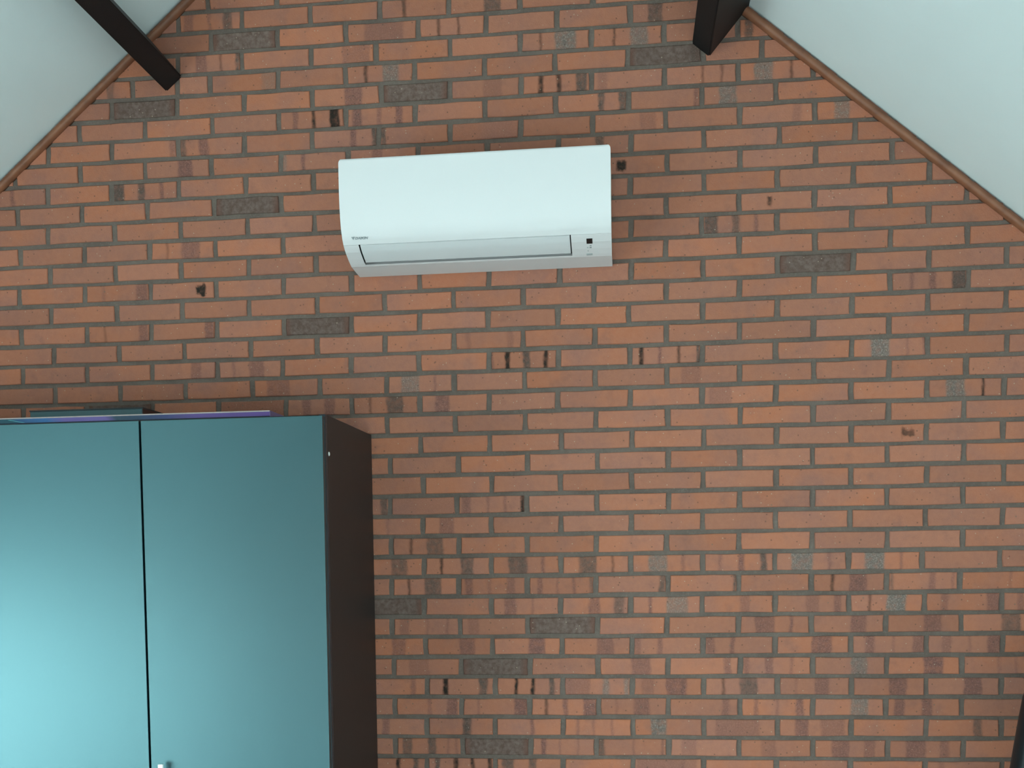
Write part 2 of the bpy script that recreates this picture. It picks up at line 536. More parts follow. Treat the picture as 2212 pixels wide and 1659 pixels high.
MAT_CARTON = box_print_material()
MAT_CARTON_HIGHLIGHT = simple('carton_edge_highlight', (0.62, 0.50, 0.48), 0.7, var=0.2, scale=80)  # pale colour stands in for the highlight on the lid edge
MAT_STREAK = simple('cyan_print_streak', (0.16, 0.62, 0.66), 0.4)
MAT_CARTON_SIDE = simple('lilac_carton_side', (0.20, 0.14, 0.30), 0.45, var=0.05)
MAT_TEAL = simple('dark_teal_box_card', (0.045, 0.105, 0.120), 0.4, var=0.15, scale=25)
MAT_TEAL_D = simple('black_teal_box_edge', (0.010, 0.020, 0.026), 0.5)
MAT_MAROON = simple('maroon_box_side', (0.045, 0.014, 0.012), 0.5)

# ------------------------------------------------------------------ setting: floor, brick gable, ceilings
floor = box('floor', ROOM_L, ROOM_R, ROOM_B, 0.0, -0.12, 0.0, MAT_FLOOR)
tag(floor, kind='structure')

zl, zr = roof_z(ROOM_L), roof_z(ROOM_R)
gable = [(ROOM_L, 0), (ROOM_R, 0), (ROOM_R, zr), (RX, RZ), (ROOM_L, zl)]
wall_front = prism_y('wall_front', gable, 0.0055, 0.16, MAT_MORTAR)
tag(wall_front, kind='structure')


def brick_outline(rs, half_x=0.102, half_z=0.0256):
    j = lambda a: rs.uniform(-a, a)
    X, Zh = half_x, half_z
    p = [(-X, -Zh), (-X * .35, -Zh), (X * .38, -Zh), (X, -Zh), (X, 0), (X, Zh), (X * .33, Zh), (-X * .36, Zh), (-X, Zh), (-X, 0)]
    return [(x + j(.0016), z + j(.0013)) for x, z in p]


def brick_mesh(name, rs, half_x=0.102, half_z=0.0256):
    o = brick_outline(rs, half_x, half_z)
    n = len(o)
    tilt = rs.uniform(-.0008, .0008)
    v = []
    for x, z in o:
        k = 1 - .0022 / half_x
        v.append((x * k, tilt * x / half_x, z * (1 - .0022 / half_z)))
    v += [(x, 0.0022, z) for x, z in o]
    v += [(x, 0.030, z) for x, z in o]
    f = [tuple(range(n))]
    for r in (0, n):
        f += [(r + i, r + n + i, r + n + (i + 1) % n, r + (i + 1) % n) for i in range(n)]
    return v, f


HX, HZ = 0.102, 0.0256
rsb = random.Random(5)
VARIANTS = [brick_mesh('brick', rsb) for _ in range(14)]


def finish_mesh(name, verts, faces, mat):
    me = bpy.data.meshes.new(name)
    me.from_pydata(verts, [], faces)
    me.update()
    a = me.attributes.new('local', 'FLOAT_VECTOR', 'POINT')
    for i, v in enumerate(verts):
        a.data[i].vector = (v[0] / HX, v[1], v[2] / HZ)
    me.materials.append(mat)
    return me


VMESH = [finish_mesh('brick', v, f, MAT_BRICK) for v, f in VARIANTS]

KIND = {'p': 0, 'd': 1, 'm': 2, 'c': 3, 's': 4}
BANDS = ('band_a', 'band_b', 'band_c', 'band_d', 'band_e')
stain = {k: [] for k in range(-20, 60)}
for k, txt in STAINS.items():
    for w in txt.split():
        a, l, r = w.split(':')
        stain[k].append((a, int(l) / 1000, int(r) / 1000))

rs = random.Random(77)
bricks = []                        # dicts: k, x0, x1, zc, tone, bands, score
K_TOP = -12
K_BOT = int(math.floor(ZO / COURSE))
seen_lo, seen_hi = -2, 36
for k in range(K_TOP, K_BOT + 1):
    zc = ZO - k * COURSE
    if k in JOINTS:
        js = [x / 1000 for x in JOINTS[k]]
    else:
        js = [-0.003 + (0 if k % 2 else -0.11)]
    full = []
    for a, b2 in zip(js, js[1:]):
        n = max(1, round((b2 - a) / PITCH))
        full += [a + (b2 - a) * i / n for i in range(n)]
    full.append(js[-1])
    while full[0] > ROOM_L:
        full.insert(0, full[0] - PITCH)
    while full[-1] < ROOM_R:
        full.append(full[-1] + PITCH)
    for a, b2 in zip(full, full[1:]):
        x0, x1 = max(a + .008, ROOM_L), min(b2 - .008, ROOM_R)
        if x1 - x0 < .012:
            continue
        if zc - HZ > max(roof_z(x0), roof_z(x1)) and not (x0 < RX < x1):
            continue
        if zc - HZ > RZ or zc - HZ < 0:
            continue
        xc, L = (x0 + x1) / 2, x1 - x0
        bands, dark = [], 0.0
        for t, l, r in stain[k]:
            o = min(r, x1) - max(l, x0)
            if o <= 0.003:
                continue
            if t == 'F':
                if o > 0.4 * L:
                    dark = 1.0
                continue
            st = int(t[1]) / 10 + 0.1
            bands.append((((max(l, x0) + min(r, x1)) / 2 - xc) / (L / 2), max(o / L, .035), min(st, .99) + 2 * KIND[t[0]]))
        if not bands and not dark and (k < seen_lo or k > seen_hi or x0 > 0.9 or x1 < -2.45 or (x1 < -1.1 and k > 18)):
            if rs.random() < 0.06:
                dark = 1.0
            elif rs.random() < 0.35:
                for _ in range(rs.randint(1, 3)):
                    bands.append((rs.uniform(-.9, .9), rs.uniform(.04, .2), rs.uniform(.3, .8) + 2 * rs.choice((0, 0, 1, 2))))
        bands.sort(key=lambda q: -(q[2] % 2) * q[1])
        bands = bands[:5] + [(9.0, 0.01, 0.0)] * (5 - min(5, len(bands)))
        tone = (rs.random() ** 1.3, rs.random(), dark)
        # how much of it the photograph shows
        vis = 0
        for i in range(9):
            for jz in (-.7, 0, .7):
                X, Zz = x0 + L * (i + .5) / 9, zc + jz * HZ
                px, py = proj((X, 0, Zz))
                if not (0 < px < W_PX and 0 < py < H_PX) or Zz > roof_z(X) - .02:
                    continue
                if (px < 692 and py > 910) or (px < 812 and py > 897 + .42 * (px - 692)):
                    continue
                if 731 < px < 1322 and 345 - .06 * (px - 731) < py < 597:
                    continue
                vis += 1
        area = vis / 27.0 * (proj((x1, 0, zc))[0] - proj((x0, 0, zc))[0])
        bricks.append(dict(k=k, x0=x0, x1=x1, xc=xc, L=L, zc=zc + rs.uniform(-.001, .001), tone=tone, bands=bands, area=area, var=rs.randrange(len(VMESH)), dy=rs.uniform(-.0012, .0012)))


def clip_faces(verts, faces):
    """cut a brick along the roof line, in wall coordinates"""
    bm = bmesh.new()
    bv = [bm.verts.new(v) for v in verts]
    for f in faces:
        bm.faces.new([bv[i] for i in f])
    s, c = math.sin(math.radians(40)), math.cos(math.radians(40))
    for sgn in (-1, 1):
        no = Vector((sgn * s, 0, c))
        r = bmesh.ops.bisect_plane(bm, geom=bm.verts[:] + bm.edges[:] + bm.faces[:], plane_co=(RX, 0, RZ), plane_no=no, clear_outer=True)
        es = [e for e in r['geom_cut'] if isinstance(e, bmesh.types.BMEdge)]
        if es:
            bmesh.ops.edgeloop_fill(bm, edges=es)
    bm.verts.index_update()
    vs = [tuple(v.co) for v in bm.verts]
    fs = [tuple(v.index for v in f.verts) for f in bm.faces]
    bm.free()
    return vs, fs


bricks.sort(key=lambda q: -q['area'])
stuff_v, stuff_f, stuff_loc, stuff_tone, stuff_band = [], [], [], [], [[], [], [], [], []]
for i, q in enumerate(bricks):
    V, F = VARIANTS[q['var']]
    sx, sz = q['L'] / (2 * HX), 1.0
    near_roof = q['zc'] + HZ > min(roof_z(q['x0']), roof_z(q['x1']))
    if i < 300:
        if near_roof:
            wv = [(v[0] * sx + q['xc'], v[1] + q['dy'], v[2] + q['zc']) for v in V]
            wv, wf = clip_faces(wv, F)
            lv = [((x - q['xc']) / sx, y - q['dy'], z - q['zc']) for x, y, z in wv]
            if len(wf) < 3:
                continue
            me = finish_mesh('brick', lv, wf, MAT_BRICK)
        else:
            me = VMESH[q['var']]
        o = bpy.data.objects.new('brick', me)
        o.location = (q['xc'], q['dy'], q['zc'])
        o.scale = (sx, 1.0, sz)
        o['tone'] = q['tone']
        for nm, bd in zip(BANDS, q['bands']):
            o[nm] = bd
        o.parent = wall_front
        COL.objects.link(o)
    else:
        wv = [(v[0] * sx + q['xc'], v[1] + q['dy'], v[2] + q['zc']) for v in V]
        wf = F
        if near_roof:
            wv, wf = clip_faces(wv, F)
        b0 = len(stuff_v)
        stuff_v += wv
        stuff_loc += [((x - q['xc']) / sx / HX, y, (z - q['zc']) / HZ) for x, y, z in wv]
        stuff_f += [tuple(b0 + j for j in f) for f in wf]
        stuff_tone += [q['tone']] * len(wf)
        for j in range(5):
            stuff_band[j] += [q['bands'][j]] * len(wf)
me = bpy.data.meshes.new('brick_courses')
me.from_pydata(stuff_v, [], stuff_f)
me.update()
a = me.attributes.new('local', 'FLOAT_VECTOR', 'POINT')
a.data.foreach_set('vector', [c for v in stuff_loc for c in v])
for nm, dat in [('tone', stuff_tone)] + list(zip(BANDS, stuff_band)):
    a = me.attributes.new(nm, 'FLOAT_VECTOR', 'FACE')
    a.data.foreach_set('vector', [float(c) for v in dat for c in v])
bc = link('brick_courses', me, MAT_BRICK_S, wall_front)
tag(bc, kind='stuff')

# sloping ceilings (board thickness built outwards) and the dormer on the left
S40, C40 = math.sin(math.radians(40)), math.cos(math.radians(40))


def slope_slab(name, xa, xb, ya, yb, th=0.10):
    za, zb = roof_z(xa), roof_z(xb)
    sg = 1 if xa >= RX - 1e-6 and xb >= RX - 1e-6 else -1
    dx, dz = sg * S40 * th, C40 * th
    pts = [(xa, za), (xb, zb), (xb + dx, zb + dz), (xa + dx, za + dz)]
    return tag(prism_y(name, pts, ya, yb, MAT_CEIL), kind='structure')


ceil_l = slope_slab('ceiling', ROOM_L, RX, 0.16, DORMER_Y0)
xd = RX - (RZ - DORMER_Z) / TAN               # where the dormer ceiling meets the slope
slope_slab('ceiling', xd, RX, DORMER_Y0, ROOM_B)
slope_slab('ceiling', RX, ROOM_R, 0.16, ROOM_B)
tag(box('ceiling', ROOM_L, xd, DORMER_Y1, DORMER_Y0, DORMER_Z, DORMER_Z + 0.1, MAT_CEIL), kind='structure')
slope_slab('ceiling', ROOM_L, xd, DORMER_Y1, ROOM_B)
for yy in (DORMER_Y0, DORMER_Y1):
    tag(prism_y('wall_dormer', [(ROOM_L, zl), (xd, DORMER_Z), (ROOM_L, DORMER_Z)], yy, yy + (0.08 if yy == DORMER_Y0 else -0.08), MAT_WALL), kind='structure')


def wall_with_window(name, axis, pos, th, a0, a1, zpoly, win, mat=None):
    """wall in the plane axis=pos with a rectangular opening, built from four slabs"""
    wins = win if isinstance(win[0], tuple) else (win,)
    bm = bmesh.new()

    def slab(u0, u1, zb, zt):
        if axis == 'x':
            add_box(bm, pos - th, pos, u0, u1, zb, zt)
        else:
            add_box(bm, u0, u1, pos - th, pos, zb, zt)
    u = a0
    for w0, w1, z0, z1 in wins:
        slab(u, w0, 0, zpoly)
        slab(w0, w1, 0, z0)
        slab(w0, w1, z1, zpoly)
        u = w1
    slab(u, a1, 0, zpoly)
    return tag(bm_obj(name, bm, mat or MAT_WALL), kind='structure')


wall_left = wall_with_window('wall_left', 'x', ROOM_L, 0.12, DORMER_Y1, DORMER_Y0, DORMER_Z + .1, WIN_LEFT)
for ya, yb in ((ROOM_B, DORMER_Y1), (DORMER_Y0, 0.16)):
    tag(box('wall_left', ROOM_L - 0.12, ROOM_L, ya, yb, 0, zl + .1, MAT_WALL), kind='structure')
wall_right = wall_with_window('wall_right', 'x', ROOM_R + 0.12, 0.12, ROOM_B, 0.16, zr + .1, WIN_RIGHT_FILL)
BZ = 2.45
wall_back = wall_with_window('wall_back', 'y', ROOM_B, 0.12, ROOM_L, ROOM_R, BZ, WIN_BACK_ADDED, MAT_WALL_BACK)
xa, xb = RX - (RZ - BZ) / TAN, RX + (RZ - BZ) / TAN
tag(prism_y('wall_back', [(xa, BZ), (xb, BZ), (RX, RZ)], ROOM_B - 0.12, ROOM_B, MAT_WALL_BACK), kind='structure')


def window(name, axis, pos, win, mull):
    w0, w1, z0, z1 = win
    bm = bmesh.new()
    t = 0.06

    def bar(u0, u1, zb, zt):
        if axis == 'x':
            add_box(bm, pos - .09, pos - .03, u0, u1, zb, zt)
        else:
            add_box(bm, u0, u1, pos - .09, pos - .03, zb, zt)
    bar(w0, w1, z0, z0 + t)
    bar(w0, w1, z1 - t, z1)
    bar(w0, w0 + t, z0, z1)
    bar(w1 - t, w1, z0, z1)
    for i in range(1, mull):
        c = w0 + (w1 - w0) * i / mull
        bar(c - t / 2, c + t / 2, z0, z1)
    fr = bm_obj(name, bm, MAT_FRAME)
    tag(fr, kind='structure')
    for i in range(mull):
        a, b = w0 + (w1 - w0) * i / mull, w0 + (w1 - w0) * (i + 1) / mull
        if axis == 'x':
            box('pane', pos - .063, pos - .057, a + t * .6, b - t * .6, z0 + t * .9, z1 - t * .9, MAT_GLASS, fr)
        else:
            box('pane', a + t * .6, b - t * .6, pos - .063, pos - .057, z0 + t * .9, z1 - t * .9, MAT_GLASS, fr)


window('window_1', 'x', ROOM_L, WIN_LEFT, 3)
window('added_window_2', 'y', ROOM_B, WIN_BACK_ADDED[0], 1)
window('fill_window_4', 'y', ROOM_B, WIN_BACK_ADDED[1], 2)
window('fill_window_3', 'x', ROOM_R + 0.12, WIN_RIGHT_FILL, 2)


# rounded wooden moulding in the corner between brick gable and ceiling
def trim(name, sgn):
    prof = [(0.000, 0.004), (0.006, -0.013), (0.013, -0.019), (0.020, -0.0195), (0.026, -0.014), (0.0295, -0.004), (0.030, 0.004)]   # (down from ceiling, out of wall)
    xe = ROOM_L if sgn < 0 else ROOM_R
    n = 26
    v, f = [], []
    rj = random.Random(3 + sgn)
    for i in range(n + 1):
        t = i / n
        x = RX + (xe - RX) * t
        z = roof_z(x)
        wob = rj.uniform(-.0005, .0005)
        for d, y in prof:
            dd = d + 0.0005 + (wob if d > .01 else 0)
            v.append((x - sgn * S40 * dd, y, z - C40 * dd))
    m = len(prof)
    for i in range(n):
        for j in range(m - 1):
            f.append((i * m + j, i * m + j + 1, (i + 1) * m + j + 1, (i + 1) * m + j))
    bm = bmesh.new()
    bv = [bm.verts.new(c) for c in v]
    for q in f:
        bm.faces.new([bv[i] for i in q])
    for end in (0, n):
        bm.faces.new([bv[end * m + j] for j in range(m)])
    for i in range(n):
        bm.faces.new([bv[i * m], bv[(i + 1) * m], bv[(i + 1) * m + m - 1], bv[i * m + m - 1]])
    o = bm_obj(name, bm, MAT_TRIM, smooth=True)
    return tag(o, kind='structure')


trim('trim_1', -1)
trim('trim_2', 1)


# black purlins running from the gable under each slope
def purlin(cx, cz, sgn, y_end, label):
    """cx, cz: middle of the lower face at the wall; sgn -1 left slope, +1 right slope"""
    w = 0.068
    al = Vector((C40, 0, -sgn * S40))          # along the slope, towards +x
    up = Vector((sgn * S40, 0, C40))           # towards the ceiling
    d = (roof_z(cx) - cz) * C40
    b = Vector((cx, 0, cz))
    bm = bmesh.new()
    pts = [b - al * w / 2, b + al * w / 2, b + al * w / 2 + up * d, b - al * w / 2 + up * d]
    ys = [0.0 if False else -0.0008, y_end]
    vs = [[bm.verts.new((p.x, y, p.z)) for p in pts] for y in ys]
    for i in range(4):
        bm.faces.new((vs[0][i], vs[0][(i + 1) % 4], vs[1][(i + 1) % 4], vs[1][i]))
    bm.faces.new(vs[0])
    bm.faces.new(vs[1][::-1])
    es = [e for e in bm.edges if abs(e.verts[0].co.y - e.verts[1].co.y) > 1]
    low = [e for e in es if (e.verts[0].co - Vector((pts[0].x, 0, pts[0].z))).cross(Vector((0, 1, 0))).length < 1e-3 or (e.verts[0].co - Vector((pts[1].x, 0, pts[1].z))).cross(Vector((0, 1, 0))).length < 1e-3]
    bmesh.ops.bevel(bm, geom=low, offset=0.004, segments=2, affect='EDGES')
    o = bm_obj('roof_beam', bm, MAT_BEAM)
    return tag(o, label, 'beam', 'black roof beams')


purlin(-1.7665, -0.1212 + ZO, -1, DORMER_Y1, 'black roof beam under the left ceiling slope, its end on the brick wall')
purlin(-0.1163, -0.1208 + ZO, 1, ROOM_B, 'black roof beam under the right ceiling slope, above the air conditioner')

# ------------------------------------------------------------------ air conditioner
AX0, AX1 = -1.1755, -0.3845
PROF = [(-0.2700, -0.4700), (-0.2755, -0.4715), (-0.2772, -0.4760), (-0.2773, -0.4795), (-0.2774, -0.4840), (-0.2774, -0.4890), (-0.2776, -0.5300), (-0.2770, -0.5700), (-0.2735, -0.6060), (-0.2675, -0.6400), (-0.2590, -0.6700), (-0.2455, -0.6930), (-0.2297, -0.7083)]
LOWER = [(-0.2297, -0.7083), (-0.2225, -0.7128), (-0.2030, -0.7232), (-0.1700, -0.7352), (-0.1400, -0.7440), (-0.1240, -0.7478)]
UNDER = [(-0.1240, -0.7478), (-0.060, -0.7508), (-0.004, -0.7525)]
ac = empty('air_conditioner', ((AX0 + AX1) / 2, 0.0, ZO - 0.7525))
tag(ac, 'white split air conditioner mounted high on the brick wall', 'air conditioner')


def offs(pts, d):
    """offset a y-z profile inwards (away from the room)"""
    out = []
    for i, (y, z) in enumerate(pts):
        y0, z0 = pts[max(0, i - 1)]
        y1, z1 = pts[min(len(pts) - 1, i + 1)]
        t = Vector((y1 - y0, z1 - z0)).normalized()
        out.append((y - t.y * d, z + t.x * d))
    return out


def shell(name, pts, xl, xr, th, mat, round_top=0.0, smooth=True):
    """plate following the profile between xl and xr, th thick, optional rounded top corners"""
    ins = offs(pts, th)
    arc = [0.0]
    for a, b in zip(pts, pts[1:]):
        arc.append(arc[-1] + math.hypot(b[0] - a[0], b[1] - a[1]))
    v, f = [], []
    n = len(pts)
    bm = bmesh.new()
    rows = []
    for i in range(n):
        s = arc[i]
        e = 0.0
        if round_top and s < round_top:
            e = round_top - math.sqrt(max(0, round_top ** 2 - (round_top - s) ** 2))
        rows.append([bm.verts.new((x, p[0], p[1] + ZO)) for p, x in ((pts[i], xl + e), (pts[i], xr - e), (ins[i], xr - e), (ins[i], xl + e))])
    for a, b in zip(rows, rows[1:]):
        for j in range(4):
            bm.faces.new((a[j], a[(j + 1) % 4], b[(j + 1) % 4], b[j]))
    bm.faces.new(rows[0][::-1])
    bm.faces.new(rows[-1])
    o = bm_obj(name, bm, mat)
    if smooth:
        for p in o.data.polygons:
            p.use_smooth = True
        o.data.set_sharp_from_angle(angle=math.radians(35))
    parent_keep(o, ac)
    return o


def strip(name, prof, xl, xr, mat):
    """closed y-z polygon extruded along x"""
    bm = bmesh.new()
    a = [bm.verts.new((xl, y, z + ZO)) for y, z in prof]
    b = [bm.verts.new((xr, y, z + ZO)) for y, z in prof]
    n = len(prof)
    bm.faces.new(a)
    bm.faces.new(b[::-1])
    for i in range(n):
        bm.faces.new((a[i], b[i], b[(i + 1) % n], a[(i + 1) % n]))
    o = bm_obj(name, bm, mat)
    parent_keep(o, ac)
    return o


# rounded-corner front panel: denser rows near its top
dense = []
for (ya, za), (yb, zb) in zip(PROF, PROF[1:]):
    k = 2 if za > -0.4890 else 3
    for i in range(k):
        t = i / k
        dense.append((ya + (yb - ya) * t, za + (zb - za) * t))
dense.append((-0.2303, -0.7076))
fp = shell('front_panel', dense, AX0, AX1, 0.010, MAT_AC, round_top=0.019)
bv_ = fp.modifiers.new('rounded_rim', 'BEVEL')
bv_.width, bv_.segments, bv_.limit_method, bv_.angle_limit = 0.003, 3, 'ANGLE', math.radians(55)
fp.data.set_sharp_from_angle(angle=math.radians(89))
# casing behind the panel
LX0, LX1 = -1.1255, -0.5050                    # louvre
inner = offs(PROF, 0.0102)
casing = [(-0.004, -0.4745)] + [(y, min(z, -0.4745)) for y, z in inner[2:]]
strip('casing', casing + offs(LOWER, 0.030)[1:] + [(-0.10, -0.742), (-0.004, -0.742)], AX0 + .002, AX1 - .002, MAT_AC)
# lower cover left and right of the outlet and below it
lowin = offs(LOWER, 0.029)
strip('side_cover', LOWER + lowin[::-1], AX0, LX0 - .0045, MAT_AC)
strip('side_cover', LOWER + lowin[::-1], LX1 + .0035, AX1, MAT_AC)
strip('bottom_cover', UNDER + [(-0.004, -0.7425), (-0.118, -0.7425)], AX0, AX1, MAT_AC)
lip = [LOWER[4], LOWER[5]]
lipi = offs(LOWER, 0.006)[4:6]
strip('outlet_lip', [(-0.1345, -0.7452), LOWER[5], (-0.118, -0.7440), (-0.1345, -0.7447)], LX0 - .0045, LX1 + .0035, MAT_AC)
# dark air outlet and the closed louvre in front of it
rec = offs(LOWER, 0.012)
strip('air_outlet', rec + offs(LOWER, 0.026)[::-1], LX0 - .0044, LX1 + .0034, MAT_AC_DARK)
for xa_, xb_ in ((LX0 - .0045, LX0 - .0040), (LX1 + .0030, LX1 + .0035)):
    strip('gap_shade_strip', offs(LOWER, 0.0004)[:5] + offs(LOWER, 0.026)[:5][::-1], xa_, xb_, MAT_AC_DARK)  # thin dark strips added to shade the slot's side walls
vane = [(-0.2282, -0.7096), (-0.2225, -0.7128), (-0.2030, -0.7232), (-0.1700, -0.7352), (-0.1510, -0.7409), (-0.1485, -0.7416)]
vd = []
for (ya, za), (yb, zb) in zip(vane, vane[1:]):
    for i in range(3):
        vd.append((ya + (yb - ya) * i / 3, za + (zb - za) * i / 3))
vd.append(vane[-1])
shell('louvre', vd, LX0, LX1, 0.004, MAT_AC_VANE)


def on_lower(s, lift=0.0006):
    """point and tangent on the lower cover, s = y coordinate"""
    pts = PROF[-4:] + LOWER[1:]
    for (ya, za), (yb, zb) in zip(pts, pts[1:]):
        if ya <= s <= yb:
            t = (s - ya) / (yb - ya)
            tan = Vector((0, yb - ya, zb - za)).normalized()
            nrm = Vector((0, tan.z, -tan.y))      # outwards: towards the room and down
            if nrm.y > 0:
                nrm = -nrm
            return Vector((0, s, za + (zb - za) * t + ZO)) + nrm * lift, tan, nrm


def patch(name, xl, xr, s0, s1, mat, th=0.0006):
    p0, t0, n0 = on_lower(s0, 0.0)
    p1, t1, n1 = on_lower(s1, 0.0)
    bm = bmesh.new()
    vs = []
    for l0 in (-0.001, th):
        vs.append([bm.verts.new((x, (p + n0 * l0).y, (p + n0 * l0).z)) for x, p in ((xl, p0), (xr, p0), (xr, p1), (xl, p1))])
    bm.faces.new(vs[1])
    bm.faces.new(vs[0][::-1])
    for i in range(4):
        bm.faces.new((vs[0][i], vs[0][(i + 1) % 4], vs[1][(i + 1) % 4], vs[1][i]))
    o = bm_obj(name, bm, mat)
    parent_keep(o, ac)
    return o


patch('sensor_window', -0.4570, -0.4398, -0.2150, -0.1950, MAT_DISPLAY, 0.0012)
patch('indicator_mark', -0.4487, -0.4432, -0.1862, -0.1822, MAT_PRINT)
patch('indicator_mark', -0.4490, -0.4432, -0.1780, -0.1725, MAT_PRINT)
patch('indicator_mark', -0.4567, -0.4522, -0.1768, -0.1738, MAT_PRINT_L)
patch('indicator_mark', -0.4552, -0.4525, -0.1600, -0.1560, MAT_PRINT_L)
patch('switch_mark', -0.4590, -0.4415, -0.1430, -0.1335, MAT_PRINT_L)


# maker's mark: a notched triangle and slanted capitals on the front panel
def logo_frame(x, y, z):
    p, t, n = on_lower(y, 0.0008)
    return p, t, n


def place_flat(name, me, x, s, mat):
    """flat mesh in local x (along), y (up the panel) laid onto the panel at profile coordinate s"""
    p, t, n = on_lower(s, 0.0012)
    upv = -t
    for v in me.vertices:
        c = v.co
        v.co = Vector((x, p.y, p.z)) + Vector((1, 0, 0)) * c.x + upv * c.y + n * c.z
    o = link(name, me, mat)
    parent_keep(o, ac)
    return o


tri = bpy.data.meshes.new('logo')
H = 0.0098
tv = [(0.0000, H), (0.0024, H), (0.0031, H * .55), (0.0048, H), (0.0106, H), (0.0045, 0.0)]
nv = len(tv)
tri.from_pydata([(x, y, 0.0) for x, y in tv] + [(x, y, 0.0004) for x, y in tv], [],
                [tuple(range(nv))[::-1], tuple(range(nv, 2 * nv))] + [(i, (i + 1) % nv, (i + 1) % nv + nv, i + nv) for i in range(nv)])
tri.update()
place_flat('logo', tri, -1.1468, -0.2432, MAT_PRINT)

cu = bpy.data.curves.new('lettering', 'FONT')
cu.body = 'DAIKIN'
cu.size = 0.0105
cu.shear = 0.35
cu.space_character = 0.98
cu.offset = 0.0004
cu.extrude = 0.0002
to = bpy.data.objects.new('lettering', cu)
COL.objects.link(to)
dg = bpy.context.evaluated_depsgraph_get()
tm = bpy.data.meshes.new_from_object(to.evaluated_get(dg))
bpy.data.objects.remove(to, do_unlink=True)
xs = [v.co.x for v in tm.vertices]
kx = 0.0405 / (max(xs) - min(xs))
for v in tm.vertices:
    v.co.x = (v.co.x - min(xs)) * kx
place_flat('lettering', tm, -1.1370, -0.2438, MAT_PRINT)

# ------------------------------------------------------------------ wardrobe
WX1, WX0 = -1.1485, -2.6720
WTOP = ZO - 1.2462
DF, DB = -0.642, -0.617                        # door front and back
wd = empty('wardrobe', ((WX0 + WX1) / 2, -0.3, 0.0))
tag(wd, 'tall dark wardrobe with smooth blue-green doors against the brick wall', 'wardrobe')


def wpart(o, par=None):
    parent_keep(o, par or wd)
    return o


wpart(box('side_panel', WX1 - .018, WX1, -0.598, -0.006, 0.0, WTOP, MAT_CARCASS, bevel=.0008, seg=1))
wpart(box('side_panel', WX0, WX0 + .018, -0.598, -0.006, 0.0, WTOP, MAT_CARCASS, bevel=.0008, seg=1))
wpart(box('top_panel', WX0 + .018, WX1 - .018, -0.598, -0.006, WTOP - .018, WTOP - .0005, MAT_CARCASS))
wpart(box('back_panel', WX0 + .018, WX1 - .018, -0.012, -0.007, 0.02, WTOP - .018, MAT_CARCASS))
wpart(box('bottom_panel', WX0 + .018, WX1 - .018, -0.598, -0.012, 0.06, 0.078, MAT_CARCASS))
wpart(box('plinth', WX0 + .018, WX1 - .018, -0.585, -0.57, 0.0, 0.06, MAT_CARCASS))
for xs_ in (-1.661, -2.168):
    wpart(box('divider', xs_ - .009, xs_ + .009, -0.597, -0.012, 0.078, WTOP - .018, MAT_CARCASS))
edges = [(-1.6565, -1.1505), (-2.1655, -1.6620), (-2.6715, -2.1700)]
hx = [(-1.6250, 1), (-2.1430, 1), (-2.1925, -1)]
for (a, b), (h, sd) in zip(edges, hx):
    d = wpart(box('door', a, b, DF, DB, 0.07, WTOP - 0.0065, MAT_DOOR, bevel=.0012, seg=2))
    # inner edge strip and the hinge-side gasket that shows as a lighter line along the door edge
    bm = bmesh.new()
    add_box(bm, h, h + .0145, DF - .033, DF - .023, 0.86, 1.0655, .0015)
    for zz in (0.885, 1.0375):
        add_box(bm, h + .003, h + .0115, DF - .024, DF + .001, zz - .005, zz + .005)
    wpart(bm_obj('handle', bm, MAT_HANDLE), d)
wpart(box('edge_strip', WX1 - .017, WX1 - .0005, -0.6165, -0.5985, 0.0701, WTOP - .0005, simple('navy_edge_band', (0.010, 0.020, 0.030), 0.35)))
# screw cap on the visible side
bm = bmesh.new()
bmesh.ops.create_uvsphere(bm, u_segments=12, v_segments=8, radius=1.0)
for v in bm.verts:
    v.co = Vector((v.co.x * .003 + WX1, v.co.y * .006 - .5824, v.co.z * .006 + ZO - 1.3504))
wpart(bm_obj('screw_cap', bm, MAT_CAP, smooth=True))

# ------------------------------------------------------------------ cartons lying on the wardrobe
PF, PT = -0.50, ZO - 1.2180
bx = empty('purple_carton', (-1.85, -0.39, WTOP))
tag(bx, 'flat purple and blue printed carton lying along the front of the wardrobe top', 'box')


def bpart(o, par):
    parent_keep(o, par)
    return o


bpart(box('carton_low_band', -2.421, -1.335, PF - .0006, -0.284, WTOP, WTOP + .0130, simple('navy_low_band', (0.006, 0.014, 0.05), 0.4)), bx)  # dark navy band along the foot of the carton
bpart(box('carton_body', -2.42, -1.336, PF, -0.285, WTOP + .0130, PT - .0035, MAT_CARTON), bx)
bpart(box('lid_edge_highlight', -2.42, -1.336, PF - .0004, -0.285, PT - .0035, PT, MAT_CARTON_HIGHLIGHT), bx)  # pale strip paints the highlight along the lid's top edge
bpart(box('end_flap', -1.3362, -1.3340, PF + .001, -0.286, WTOP + .001, PT - .001, MAT_CARTON_SIDE), bx)
bm = bmesh.new()
sv = [(-2.112, PT - .006), (-2.104, PT - .006), (-2.060, PT - .0145), (-2.066, PT - .0145)]
a = [bm.verts.new((x, PF - .0008, z)) for x, z in sv]
b = [bm.verts.new((x, PF + .0004, z)) for x, z in sv]
bm.faces.new(a)
bm.faces.new(b[::-1])
for i in range(4):
    bm.faces.new((a[i], b[i], b[(i + 1) % 4], a[(i + 1) % 4]))
bpart(bm_obj('printed_streak', bm, MAT_STREAK), bx)

